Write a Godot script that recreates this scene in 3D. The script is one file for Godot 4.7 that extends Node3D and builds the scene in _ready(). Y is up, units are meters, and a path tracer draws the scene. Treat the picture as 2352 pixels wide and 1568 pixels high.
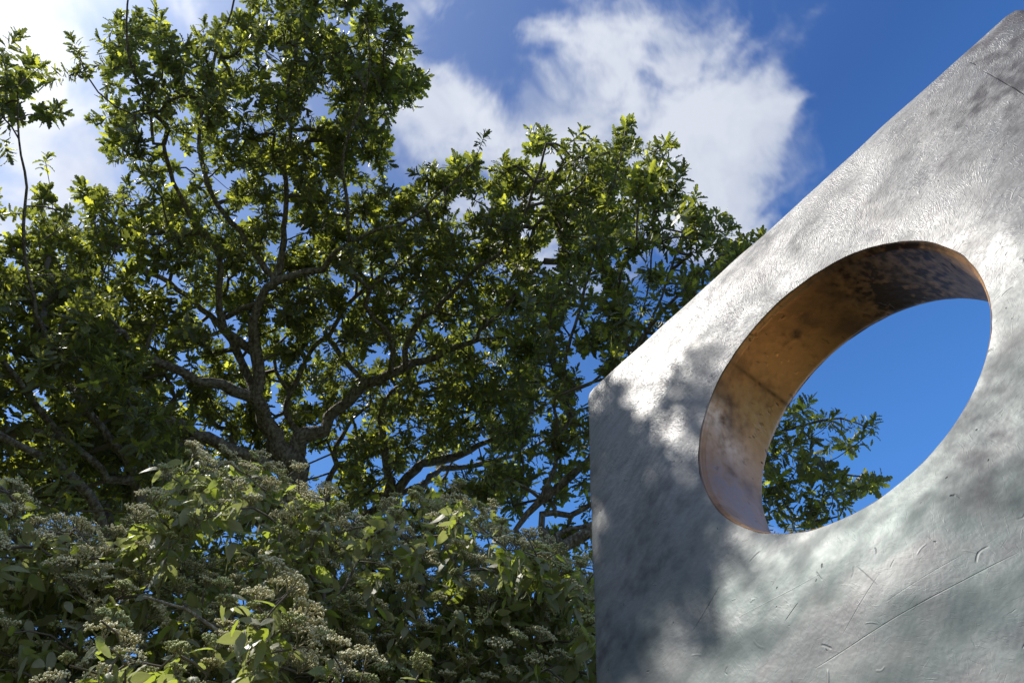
extends Node3D
# A bronze slab with a round hole, seen from below, beside oaks and a flowering viburnum under a broken summer sky.

const EYE := Vector3(0, 1.5, 0)
const FOCAL := 1881.9          # focal length in the units of a 2352 x 1568 picture
const HALF := Vector2(1176, 784)
const RADIUS := 0.47           # radius of the hole in the bronze slab, metres
const SIDE := 4.27 * RADIUS
const THICK := 0.65 * RADIUS
const HOLE := Vector2(-0.0775 * RADIUS, 0.225 * RADIUS)
const PLANE := RADIUS / 0.32828
const YAW := 0.58518

var look: Basis
var sun_to: Vector3
var rng := RandomNumberGenerator.new()
var M := {}
var names := {}

func _ready():
	look = Basis(Vector3.RIGHT, deg_to_rad(56.35)) * Basis(Vector3.BACK, deg_to_rad(6.17))
	var az := deg_to_rad(86.0)
	var el := deg_to_rad(54.0)
	sun_to = Vector3(-sin(az) * cos(el), sin(el), -cos(az) * cos(el))
	make_camera()
	make_sky()
	make_sun()
	make_materials()
	make_ground()
	make_sculpture()
	make_oaks()
	make_viburnum()

# ------------------------------------------------------------------ camera, sky, sun
func make_camera():
	var c := Camera3D.new()
	c.name = "camera"
	c.fov = rad_to_deg(2.0 * atan(784.0 / FOCAL))
	c.near = 0.05
	c.far = 900.0
	add_child(c)
	c.transform = Transform3D(look, EYE)
	c.current = true

func make_sun():
	var s := DirectionalLight3D.new()
	s.name = "sun"
	s.light_color = Color(1.0, 0.98, 0.95)
	s.light_energy = 1.05
	s.light_angular_distance = 0.53
	s.shadow_enabled = true
	add_child(s)
	s.look_at_from_position(Vector3.ZERO, -sun_to, Vector3.UP)

func pixel_of(d: Vector3) -> Vector2:
	var c: Vector3 = look.transposed() * d
	if c.z > -0.05:
		return Vector2(1e6, 1e6)
	return HALF + Vector2(c.x, -c.y) / -c.z * FOCAL

func ray(x: float, y: float) -> Vector3:
	return (look * Vector3((x - HALF.x) / FOCAL, -(y - HALF.y) / FOCAL, -1)).normalized()

func at(x: float, y: float, d: float) -> Vector3:
	return EYE + ray(x, y) * d

func make_sky():
	# cloud banks by place in the sky: centre, radii, weight (negative where the sky is clear)
	var banks := [
		[60, 120, 250, 330, 1.6], [190, 300, 110, 160, 0.7], [150, 480, 170, 260, 0.9], [-250, 500, 300, 600, 0.7], [-120, -200, 300, 250, 0.7],
		[420, 60, 150, 190, -0.55], [650, 330, 330, 260, -0.65], [640, 900, 620, 300, -1.0], [1110, 840, 330, 170, -0.6], [500, 1300, 700, 250, -0.6],
		[975, 5, 95, 70, 1.7], [790, 90, 60, 100, -0.4],
		[955, 270, 150, 140, 1.5], [1060, 310, 105, 105, 1.2], [930, 165, 65, 85, 1.3], [830, 240, 60, 120, 0.35],
		[1080, 80, 85, 110, -1.1], [1150, 215, 46, 100, -1.1], [1160, 300, 26, 30, -0.4],
		[1250, 170, 95, 120, 1.0], [1230, 320, 140, 110, 1.1], [1390, 130, 80, 100, 0.7], [1400, 300, 130, 140, 1.0],
		[1478, 150, 26, 50, -0.6], [1500, 215, 20, 34, -0.7], [1610, 40, 70, 22, -0.35], [1330, 30, 170, 45, 0.32], [1480, 40, 80, 40, 0.2],
		[1620, 150, 100, 120, 0.8], [1590, 290, 140, 160, 1.1], [1690, 350, 150, 180, 0.9], [1780, 270, 110, 170, 0.5], [1660, 480, 180, 130, 1.3],
		[1460, 480, 260, 140, 1.0], [1130, 460, 250, 120, 1.1], [1180, 340, 90, 50, 0.5], [1750, 470, 60, 90, 0.4],
		[1800, 320, 170, 240, 0.45], [2040, 260, 120, 330, -0.8], [2200, 250, 300, 500, -1.2], [1890, 540, 60, 120, -0.7], [2080, 95, 90, 40, 0.34], [1790, 60, 160, 60, -0.15], [1800, 75, 110, 25, 0.18],
		[2100, 950, 420, 420, -1.5], [2450, 800, 300, 900, -0.9], [1700, 900, 300, 250, -0.6],
	]
	var gw := 176
	var gh := 130
	var step := 20.0
	var x0 := -560.0
	var y0 := -500.0
	var bias := PackedFloat32Array()
	bias.resize(gw * gh)
	for j in gh:
		for i in gw:
			var x := x0 + i * step
			var y := y0 + j * step
			var s := 0.0
			for b in banks:
				var dx: float = (x - b[0]) / b[2]
				var dy: float = (y - b[1]) / b[3]
				var q := dx * dx + dy * dy
				if q < 7.0:
					s += b[4] * exp(-q)
			bias[j * gw + i] = s
	var nf := FastNoiseLite.new()
	nf.seed = 11
	nf.noise_type = FastNoiseLite.TYPE_SIMPLEX_SMOOTH
	nf.fractal_type = FastNoiseLite.FRACTAL_FBM
	nf.fractal_octaves = 7
	nf.fractal_gain = 0.62
	nf.frequency = 5.5
	var nw := FastNoiseLite.new()
	nw.seed = 23
	nw.fractal_octaves = 3
	nw.frequency = 4.0
	var nb := FastNoiseLite.new()
	nb.seed = 5
	nb.fractal_octaves = 4
	nb.frequency = 2.1
	var w := 2560
	var h := 1280
	var im := Image.create(w, h, false, Image.FORMAT_RGBAF)
	var data := PackedFloat32Array()
	data.resize(w * h * 4)
	data.fill(1.0)
	var fwd := -look.z
	var inv := look.transposed()
	for j in h / 2 + 2:
		var up := PI * (0.5 - (j + 0.5) / h)
		var cy := cos(up)
		var sy := sin(up)
		var hi := maxf(sy, 0.0)
		var base := Vector3(0.024, 0.092, 0.312).lerp(Vector3(0.062, 0.21, 0.575), clampf((0.92 - hi) / 0.22, 0, 1))
		base = base.lerp(Vector3(0.11, 0.28, 0.67), clampf((0.70 - hi) / 0.3, 0, 1))
		base = base.lerp(Vector3(0.42, 0.55, 0.74), clampf((0.36 - hi) / 0.36, 0, 1))
		for i in w:
			var a := TAU * (i + 0.5) / w
			var d := Vector3(sin(a) * cy, sy, -cos(a) * cy)
			var p := d
			p.y *= 1.6
			var wq := nw.get_noise_3dv(p)
			var wr := nw.get_noise_3dv(p + Vector3(7.1, 3.3, 1.7))
			var q := p + Vector3(wq, wr, -wq) * 0.055
			var n := nf.get_noise_3dv(q)
			var b := nb.get_noise_3dv(p) * 0.9 + 0.22
			if d.dot(fwd) > 0.55:
				var c := inv * d
				var px := (HALF.x + c.x / -c.z * FOCAL - x0) / step
				var py := (HALF.y - c.y / -c.z * FOCAL - y0) / step
				var sway := nf.get_noise_3d(p.x * 0.8 + 2.0, p.y * 0.8 + 5.0, p.z * 0.8)
				px += wq * 1.6 + sway * 3.2
				py += wr * 1.6 - sway * 2.4
				if px > 0 and py > 0 and px < gw - 1.01 and py < gh - 1.01:
					var ix := int(px)
					var iy := int(py)
					var fx := px - ix
					var fy := py - iy
					var k := iy * gw + ix
					var v := lerpf(lerpf(bias[k], bias[k + 1], fx), lerpf(bias[k + gw], bias[k + gw + 1], fx), fy)
					var edge := clampf(minf(minf(px, gw - 1 - px), minf(py, gh - 1 - py)) / 22.0, 0, 1)
					b = lerpf(b, v * 0.8 - 0.33, edge)
			var dens := clampf((b * 0.62 + n * 1.5 + 0.10) * 1.05, 0, 1)
			dens = dens * dens * (3.0 - 2.0 * dens)
			var veil := clampf(b * 0.75 + 0.30 + nf.get_noise_3d(q.x * 1.9 + 4.0, q.y * 1.2, q.z * 1.9) * 1.3, 0, 1)
			dens = 1.0 - (1.0 - dens) * (1.0 - veil * veil * 0.42)
			var ang := rad_to_deg(acos(clampf(d.dot(sun_to), -1, 1)))
			var glow := exp(-ang / 9.5)
			var wide := exp(-ang / 34.0)
			var col := base + Vector3(0.20, 0.25, 0.30) * wide * wide * 1.5 + Vector3(1.5, 1.46, 1.4) * glow
			var thick := clampf(0.52 + n * 0.5 + nf.get_noise_3d(q.x * 0.55 + 9.0, q.y * 0.55, q.z * 0.55) * 1.1 + b * 0.12, 0, 1)
			var cc := Vector3(0.32, 0.375, 0.50).lerp(Vector3(0.57, 0.605, 0.675), thick)
			cc += Vector3(0.16, 0.155, 0.15) * wide + Vector3(1.0, 0.97, 0.93) * glow
			col = col.lerp(cc, dens * 0.92)
			var o := (j * w + i) * 4
			data[o] = col.x
			data[o + 1] = col.y
			data[o + 2] = col.z
	for k in range((h / 2 + 2) * w, w * h):
		data[k * 4] = 0.30
		data[k * 4 + 1] = 0.36
		data[k * 4 + 2] = 0.42
	im.set_data(w, h, false, Image.FORMAT_RGBAF, data.to_byte_array())
	var sm := PanoramaSkyMaterial.new()
	sm.panorama = ImageTexture.create_from_image(im)
	var sky := Sky.new()
	sky.sky_material = sm
	var e := Environment.new()
	e.background_mode = Environment.BG_SKY
	e.sky = sky
	e.tonemap_mode = Environment.TONE_MAPPER_LINEAR
	e.tonemap_exposure = 2.0
	e.background_energy_multiplier = 0.62
	e.sdfgi_enabled = true
	e.ssao_enabled = true
	e.ssil_enabled = true
	var we := WorldEnvironment.new()
	we.name = "world_environment"
	we.environment = e
	add_child(we)

# ------------------------------------------------------------------ small helpers
func lin(r: float, g: float, b: float) -> Color:
	return Color(r, g, b).linear_to_srgb()

func mat(c: Color, rough: float, metal := 0.0, spec := 0.5) -> StandardMaterial3D:
	var m := StandardMaterial3D.new()
	m.albedo_color = c
	m.roughness = rough
	m.metallic = metal
	m.metallic_specular = spec
	m.cull_mode = BaseMaterial3D.CULL_DISABLED
	return m

func leaf_mat(c: Color, through: Color, rough: float, spec := 0.5) -> StandardMaterial3D:
	var m := mat(c, rough, 0.0, spec)
	m.backlight_enabled = true
	m.backlight = through.linear_to_srgb()
	return m

func put(called: String, mesh: Mesh, m: Material, parent: Node) -> MeshInstance3D:
	var o := MeshInstance3D.new()
	o.name = numbered(called, parent)
	o.mesh = mesh
	if m:
		o.material_override = m
	parent.add_child(o, true)
	return o

func numbered(called: String, parent: Node) -> String:
	var key := str(parent.get_instance_id()) + called
	var n: int = names.get(key, 0)
	names[key] = n + 1
	return called if n == 0 else "%s_%03d" % [called, n]

func thing(called: String, label: String, category: String, where: Vector3, basis := Basis()) -> Node3D:
	var o := Node3D.new()
	o.name = numbered(called, self)
	add_child(o, true)
	o.transform = Transform3D(basis, where)
	o.set_meta("label", label)
	o.set_meta("category", category)
	return o

func arrays_mesh(v: PackedVector3Array, n: PackedVector3Array, t: PackedInt32Array, uv := PackedVector2Array()) -> ArrayMesh:
	var a := []
	a.resize(Mesh.ARRAY_MAX)
	a[Mesh.ARRAY_VERTEX] = v
	if n.size():
		a[Mesh.ARRAY_NORMAL] = n
	a[Mesh.ARRAY_INDEX] = t
	if uv.size():
		a[Mesh.ARRAY_TEX_UV] = uv
	var m := ArrayMesh.new()
	m.add_surface_from_arrays(Mesh.PRIMITIVE_TRIANGLES, a)
	return m

class Tubes:
	var v := PackedVector3Array()
	var n := PackedVector3Array()
	var t := PackedInt32Array()
	var uv := PackedVector2Array()
	func tube(p: PackedVector3Array, r: PackedFloat32Array, sides: int, bump := 0.0, seeded := 0.0):
		var count := p.size()
		if count < 2:
			return
		var dir := (p[1] - p[0]).normalized()
		var side := dir.cross(Vector3(0.31, 0.87, 0.39)).normalized()
		var base := v.size()
		var along := 0.0
		for i in count:
			var d := (p[mini(i + 1, count - 1)] - p[maxi(i - 1, 0)]).normalized()
			side = (side - d * side.dot(d)).normalized()
			var other := d.cross(side)
			if i > 0:
				along += p[i].distance_to(p[i - 1])
			for k in sides + 1:
				var a := TAU * k / sides
				var o := side * cos(a) + other * sin(a)
				var w := 1.0
				if bump > 0.0:
					var ka := a if k < sides else 0.0
					w = 1.0 + bump * (sin(ka * 2.0 + along * 7.0 + seeded) * 0.6 + sin(ka * 3.0 - along * 17.0 + seeded * 2.0) * 0.5 + sin(along * 31.0 + seeded) * 0.35)
				v.append(p[i] + o * r[i] * w)
				n.append(o)
				uv.append(Vector2(float(k) / sides, along))
		for i in count - 1:
			for k in sides:
				var a := base + i * (sides + 1) + k
				var b := a + sides + 1
				t.append_array([a, b, a + 1, a + 1, b, b + 1])
		# a rounded end
		var tip := v.size()
		var dd := (p[count - 1] - p[count - 2]).normalized()
		v.append(p[count - 1] + dd * r[count - 1] * 0.6)
		n.append(dd)
		uv.append(Vector2(0, along))
		var last := base + (count - 1) * (sides + 1)
		for k in sides:
			t.append_array([last + k, tip, last + k + 1])
	func mesh() -> ArrayMesh:
		var a := []
		a.resize(Mesh.ARRAY_MAX)
		a[Mesh.ARRAY_VERTEX] = v
		a[Mesh.ARRAY_NORMAL] = n
		a[Mesh.ARRAY_INDEX] = t
		a[Mesh.ARRAY_TEX_UV] = uv
		var m := ArrayMesh.new()
		m.add_surface_from_arrays(Mesh.PRIMITIVE_TRIANGLES, a)
		return m

func inside(p: Vector2, polys: Array) -> bool:
	for q in polys:
		if Geometry2D.is_point_in_polygon(p, q):
			return true
	return false

func noise_tex(seed_: int, freq: float, oct: int, size := 512) -> NoiseTexture2D:
	var n := FastNoiseLite.new()
	n.seed = seed_
	n.frequency = freq
	n.fractal_octaves = oct
	n.noise_type = FastNoiseLite.TYPE_SIMPLEX_SMOOTH
	var t := NoiseTexture2D.new()
	t.width = size
	t.height = size
	t.seamless = true
	t.noise = n
	return t

func ramp(tex: NoiseTexture2D, stops: Array, colors: Array) -> NoiseTexture2D:
	var g := Gradient.new()
	g.offsets = PackedFloat32Array(stops)
	g.colors = PackedColorArray(colors)
	tex.color_ramp = g
	return tex

# ------------------------------------------------------------------ materials
func make_materials():
	var bark := mat(Color.WHITE, 0.9, 0.0, 0.35)
	bark.albedo_texture = ramp(noise_tex(3, 0.02, 5), [0.0, 0.42, 0.55, 0.68, 1.0],
		[lin(0.08, 0.065, 0.052), lin(0.15, 0.125, 0.10), lin(0.22, 0.19, 0.155), lin(0.33, 0.31, 0.255), lin(0.42, 0.41, 0.34)])
	bark.uv1_triplanar = true
	bark.uv1_scale = Vector3(2.6, 1.5, 2.6)
	bark.heightmap_enabled = true
	bark.heightmap_texture = noise_tex(9, 0.035, 4)
	bark.heightmap_scale = 2.2
	M.bark = bark
	M.twig = mat(lin(0.15, 0.125, 0.10), 0.8, 0.0, 0.4)
	M.oak = [
		leaf_mat(lin(0.088, 0.096, 0.050), Color(0.20, 0.235, 0.035), 0.50, 0.42),
		leaf_mat(lin(0.096, 0.104, 0.046), Color(0.34, 0.385, 0.04), 0.52, 0.4),
		leaf_mat(lin(0.082, 0.088, 0.056), Color(0.13, 0.155, 0.035), 0.47, 0.45),
		leaf_mat(lin(0.12, 0.135, 0.035), Color(0.84, 0.87, 0.08), 0.48, 0.55),
	]
	M.vib = [
		leaf_mat(lin(0.172, 0.166, 0.084), Color(0.36, 0.41, 0.09), 0.55, 0.5),
		leaf_mat(lin(0.215, 0.205, 0.122), Color(0.34, 0.38, 0.11), 0.6, 0.45),
		leaf_mat(lin(0.130, 0.140, 0.060), Color(0.46, 0.56, 0.06), 0.45, 0.55),
	]
	M.bud_green = [mat(lin(0.40, 0.42, 0.18), 0.85, 0.0, 0.3), mat(lin(0.32, 0.34, 0.14), 0.85, 0.0, 0.3), mat(lin(0.48, 0.48, 0.25), 0.85, 0.0, 0.3)]
	M.bud = [mat(lin(0.66, 0.61, 0.37), 0.85, 0.0, 0.3), mat(lin(0.52, 0.48, 0.26), 0.85, 0.0, 0.3), mat(lin(0.74, 0.69, 0.46), 0.85, 0.0, 0.3)]
	M.stalk = mat(lin(0.22, 0.20, 0.11), 0.8, 0.0, 0.3)
	var grass := mat(Color.WHITE, 0.95, 0.0, 0.2)
	grass.albedo_texture = ramp(noise_tex(31, 0.02, 5), [0.0, 0.5, 1.0], [lin(0.030, 0.034, 0.018), lin(0.048, 0.055, 0.024), lin(0.075, 0.078, 0.038)])
	grass.uv1_triplanar = true
	grass.uv1_world_triplanar = true
	grass.uv1_scale = Vector3(0.35, 0.35, 0.35)
	M.grass = grass

func make_ground():
	var p := PlaneMesh.new()
	p.size = Vector2(1200, 1200)
	p.subdivide_width = 8
	p.subdivide_depth = 8
	var g := put("ground", p, M.grass, self)
	g.set_meta("kind", "structure")
	g.set_meta("label", "level lawn under the trees and the bronze sculpture")

# ------------------------------------------------------------------ the bronze
func slab_xy(px: float, py: float) -> Vector2:
	# where a sight line meets the slab's face, in the slab's own axes (metres from its centre)
	var d := ray(px, py)
	var n := Vector3(-cos(YAW), 0, sin(YAW))
	var h := Vector3(-sin(YAW), 0, -cos(YAW))
	var q := d * (-PLANE / d.dot(n))
	return Vector2(-(q.dot(h) - 1.15 * RADIUS), q.y - (5.92 * RADIUS - SIDE / 2))

func stroke(buf: PackedFloat32Array, size: int, a: Vector2, b: Vector2, depth: float, wide: float, bend := 0.0):
	var len := a.distance_to(b)
	var side := (b - a).normalized().orthogonal()
	var n := int(len * 1.2) + 1
	for i in n + 1:
		var t := float(i) / n
		var p := a.lerp(b, t) + side * bend * sin(t * PI)
		var fade := minf(1.0, minf(t, 1.0 - t) * 6.0 + 0.25)
		var r := int(ceil(wide)) + 1
		for y in range(int(p.y) - r, int(p.y) + r + 1):
			if y < 0 or y >= size:
				continue
			for x in range(int(p.x) - r, int(p.x) + r + 1):
				if x < 0 or x >= size:
					continue
				var q := Vector2(x + 0.5, y + 0.5).distance_to(p) / wide
				if q < 1.0:
					var k := y * size + x
					var want := depth * fade * (1.0 - q * q)
					if depth < 0:
						buf[k] = minf(buf[k], buf[k] * 0.4 + want)
					else:
						buf[k] = maxf(buf[k], buf[k] * 0.4 + want)

func scratch(buf: PackedFloat32Array, size: int, a: Vector2, b: Vector2, depth: float, bend: float):
	var n := int(a.distance_to(b)) + 1
	var side := (b - a).normalized().orthogonal()
	var next := size if absf(b.x - a.x) > absf(b.y - a.y) else 1
	for i in n + 1:
		var t := float(i) / n
		var p := a.lerp(b, t) + side * bend * 4.0 * t * (1.0 - t)
		var x := int(p.x)
		var y := int(p.y)
		if x < 1 or y < 1 or x >= size - 2 or y >= size - 2:
			continue
		var k := y * size + x
		var w := depth * minf(1.0, minf(t, 1.0 - t) * 5.0 + 0.3)
		buf[k] += w
		buf[k + next] += w * 0.7
		buf[k - next] -= w * 0.5

func tex_from(buf: PackedFloat32Array, size: int, lo: float, hi: float) -> ImageTexture:
	var bytes := PackedByteArray()
	bytes.resize(size * size)
	for i in size * size:
		bytes[i] = int(clampf((buf[i] - lo) / (hi - lo), 0, 1) * 255.0)
	return ImageTexture.create_from_image(Image.create_from_data(size, size, false, Image.FORMAT_L8, bytes))

func make_sculpture():
	var n := Vector3(-cos(YAW), 0, sin(YAW))
	var h := Vector3(-sin(YAW), 0, -cos(YAW))
	var basis := Basis(-h, Vector3.UP, n)
	var mid := EYE + h * 1.15 * RADIUS - n * (PLANE + THICK / 2 - 0.019)
	mid.y = 0.0
	var root := thing("bronze_sculpture", "tall grey bronze sculpture of square slabs, the upper one pierced by a round hole", "sculpture", mid, basis)
	var cy := EYE.y + 5.92 * RADIUS - SIDE / 2
	# face texture
	var S := 1024
	var f := FastNoiseLite.new()
	f.seed = 71
	f.fractal_octaves = 5
	f.frequency = 0.008
	var f2 := FastNoiseLite.new()
	f2.seed = 72
	f2.fractal_octaves = 3
	f2.frequency = 0.004
	var f3 := FastNoiseLite.new()
	f3.seed = 73
	f3.fractal_octaves = 4
	f3.frequency = 0.03
	var f4 := FastNoiseLite.new()
	f4.seed = 74
	f4.fractal_octaves = 3
	f4.frequency = 0.11
	rng.seed = 404
	var B := 2048
	var hgt := PackedFloat32Array()
	hgt.resize(B * B)
	var coarse := PackedFloat32Array()
	coarse.resize(S * S)
	var to := func(px: float, py: float) -> Vector2:
		var q := slab_xy(px, py)
		return Vector2((q.x / SIDE + 0.5) * S, (0.5 - q.y / SIDE) * S)
	for j in S:
		for i in S:
			coarse[j * S + i] = f.get_noise_2d(i, j) * 0.22 + f3.get_noise_2d(i, j) * 0.09 + f4.get_noise_2d(i, j) * 0.16
	for j in B:
		var j0 := j / 2
		var j1 := mini(j0 + (j & 1), S - 1)
		for i in B:
			var i0 := i / 2
			var i1 := mini(i0 + (i & 1), S - 1)
			hgt[j * B + i] = (coarse[j0 * S + i0] + coarse[j1 * S + i1]) * 0.5
	# combed tool marks, dense in the upper part, sparse lower down
	var hole := Vector2((HOLE.x / SIDE + 0.5) * B, (0.5 - HOLE.y / SIDE) * B)
	for k in 90000:
		var p := Vector2(rng.randf() * B, rng.randf() * B)
		var up := 1.0 - p.y / B
		if rng.randf() > 0.22 + 0.8 * smoothstep(0.35, 0.85, up):
			continue
		var dir := (p - hole).angle() + f2.get_noise_2dv(p * 0.5) * 2.4 + rng.randfn(0, 0.25)
		if rng.randf() < 0.2:
			dir = rng.randf() * TAU
		var e := p + Vector2.from_angle(dir) * rng.randf_range(8, 27)
		scratch(hgt, B, p, e, rng.randf_range(0.10, 0.34) * (0.3 + 0.7 * smoothstep(0.3, 0.8, up)) * (1.0 if rng.randf() < 0.5 else -1.0), rng.randfn(0, 0.5))
	# gouges and lumps of the plaster
	for k in 130:
		var p := Vector2(rng.randf() * B, B * (1.0 - 0.8 * pow(rng.randf(), 1.3)))
		var a := rng.randf() * TAU
		stroke(hgt, B, p, p + Vector2.from_angle(a) * rng.randf_range(10, 42), rng.randf_range(0.2, 0.55) * (1.0 if rng.randf() < 0.45 else -1.0), rng.randf_range(1.6, 4.0), rng.randfn(0, 4.0))
	for k in 170:
		var p := Vector2(rng.randf() * B, rng.randf() * B)
		stroke(hgt, B, p, p + Vector2(rng.randfn(0, 4), rng.randfn(0, 4)), -rng.randf_range(0.3, 1.1), rng.randf_range(1.2, 2.8))
	# long scored lines seen on the face
	var lines := [
		[1600, 1455, 1660, 1352, -1.6, 1.6], [1890, 1545, 2352, 1282, -1.0, 1.5], [1955, 1470, 2040, 1340, -0.8, 1.2], [1640, 800, 1700, 745, -0.8, 1.2],
		[1500, 830, 1560, 775, -0.9, 1.2], [1430, 975, 1520, 880, -1.0, 1.4], [1400, 1085, 1500, 1010, -0.9, 1.2], [1420, 1255, 1500, 1180, -0.8, 1.2],
		[1990, 1315, 2040, 1360, -0.7, 1.2],
		[2270, 174, 2390, 246, -2.2, 2.0], [2238, 152, 2254, 160, -2.2, 2.2], [2196, 154, 2199, 157, -2.2, 2.6],
		[1820, 1435, 1850, 1395, -1.2, 2.4], [1470, 1010, 1540, 960, -0.7, 1.2], [1560, 905, 1640, 840, -0.5, 1.0],
		[1480, 1390, 1530, 1270, -0.6, 1.2], [1700, 1430, 1900, 1330, 0.5, 1.2], [2060, 1400, 2230, 1290, -0.5, 1.1],
	]
	for l in lines:
		stroke(hgt, B, to.call(l[0], l[1]) * 2.0, to.call(l[2], l[3]) * 2.0, l[4] * 0.7, l[5] * 0.62, 0.6)
	for c: Array in []:
		var cc: Vector2 = to.call(c[0], c[1])
		for k in 7:
			var a0 := -0.4 + k * 0.26
			stroke(hgt, B, (cc + Vector2.from_angle(a0) * c[2] * 0.8) * 2.0, (cc + Vector2.from_angle(a0 + 0.28) * c[2] * 0.8) * 2.0, -0.6 if k < 7 else 0.3, 2.4)
	# colour and roughness of the patina
	var col := PackedByteArray()
	col.resize(S * S * 3)
	var rgh := PackedFloat32Array()
	rgh.resize(S * S)
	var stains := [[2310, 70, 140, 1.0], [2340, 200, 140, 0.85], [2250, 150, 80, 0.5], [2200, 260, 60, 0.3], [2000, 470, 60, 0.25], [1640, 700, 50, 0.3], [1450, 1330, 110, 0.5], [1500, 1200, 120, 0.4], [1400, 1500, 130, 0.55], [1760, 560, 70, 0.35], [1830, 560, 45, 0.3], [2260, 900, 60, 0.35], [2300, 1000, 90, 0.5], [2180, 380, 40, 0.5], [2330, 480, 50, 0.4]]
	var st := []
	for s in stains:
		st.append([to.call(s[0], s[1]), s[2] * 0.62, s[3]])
	for j in S:
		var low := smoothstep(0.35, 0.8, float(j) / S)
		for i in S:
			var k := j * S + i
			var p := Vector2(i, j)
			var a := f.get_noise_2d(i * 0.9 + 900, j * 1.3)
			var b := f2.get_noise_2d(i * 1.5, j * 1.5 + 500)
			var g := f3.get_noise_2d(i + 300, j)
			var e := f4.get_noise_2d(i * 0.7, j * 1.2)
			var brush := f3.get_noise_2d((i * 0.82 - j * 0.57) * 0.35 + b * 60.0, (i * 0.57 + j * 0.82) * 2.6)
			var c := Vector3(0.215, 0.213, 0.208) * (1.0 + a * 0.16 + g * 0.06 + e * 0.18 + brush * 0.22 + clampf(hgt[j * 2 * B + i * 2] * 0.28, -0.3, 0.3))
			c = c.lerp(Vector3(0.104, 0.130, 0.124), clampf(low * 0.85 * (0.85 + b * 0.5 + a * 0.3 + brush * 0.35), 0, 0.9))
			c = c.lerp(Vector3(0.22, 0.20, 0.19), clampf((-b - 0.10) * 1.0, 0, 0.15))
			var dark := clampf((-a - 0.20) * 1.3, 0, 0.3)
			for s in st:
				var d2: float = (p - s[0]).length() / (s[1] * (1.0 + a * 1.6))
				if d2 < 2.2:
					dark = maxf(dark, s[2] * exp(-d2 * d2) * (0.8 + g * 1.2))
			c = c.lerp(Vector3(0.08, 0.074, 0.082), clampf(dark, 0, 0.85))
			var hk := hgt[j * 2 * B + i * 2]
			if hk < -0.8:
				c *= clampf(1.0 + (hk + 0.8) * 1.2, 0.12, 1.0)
			rgh[k] = 0.56 + a * 0.22 + g * 0.06 + dark * 0.15 + low * 0.06
			var sc := Color(clampf(c.x, 0, 1), clampf(c.y, 0, 1), clampf(c.z, 0, 1)).linear_to_srgb()
			col[k * 3] = int(sc.r * 255)
			col[k * 3 + 1] = int(sc.g * 255)
			col[k * 3 + 2] = int(sc.b * 255)
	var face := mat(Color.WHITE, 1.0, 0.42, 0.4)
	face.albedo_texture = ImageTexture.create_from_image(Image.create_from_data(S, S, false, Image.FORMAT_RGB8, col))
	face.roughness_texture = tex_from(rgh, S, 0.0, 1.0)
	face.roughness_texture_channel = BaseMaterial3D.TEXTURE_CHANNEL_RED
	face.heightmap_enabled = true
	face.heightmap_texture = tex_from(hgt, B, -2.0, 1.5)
	face.heightmap_scale = 0.48
	face.texture_repeat = true
	M.face = face
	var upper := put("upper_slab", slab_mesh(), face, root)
	upper.position = Vector3(0, cy, 0)
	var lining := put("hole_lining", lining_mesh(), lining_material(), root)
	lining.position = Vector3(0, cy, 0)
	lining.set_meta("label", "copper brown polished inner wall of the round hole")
	# the slab below and the plinth, under the picture
	var low_top := cy - SIDE / 2 - 0.012
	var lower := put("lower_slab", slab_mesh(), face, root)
	var s2 := (low_top - 0.16) / SIDE
	lower.scale = Vector3(s2, s2, 0.98)
	lower.position = Vector3(0.05, 0.16 + SIDE * s2 / 2, 0)
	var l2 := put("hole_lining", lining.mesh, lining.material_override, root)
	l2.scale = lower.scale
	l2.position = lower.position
	var pl := BoxMesh.new()
	pl.size = Vector3(SIDE + 0.3, 0.15, THICK + 0.5)
	put("plinth", pl, face, root).position = Vector3(0, 0.078, 0)

func round_box(p: Vector2, half: float, r: float) -> float:
	var q := p.abs() - Vector2(half - r, half - r)
	return Vector2(maxf(q.x, 0), maxf(q.y, 0)).length() + minf(maxf(q.x, q.y), 0.0) - r

func edge_at(dir: Vector2, inset: float) -> Vector2:
	var lo := 0.0
	var hi := SIDE
	for i in 22:
		var m := (lo + hi) / 2
		if round_box(HOLE + dir * m, SIDE / 2, 0.045) < -inset:
			lo = m
		else:
			hi = m
	return HOLE + dir * lo

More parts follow.
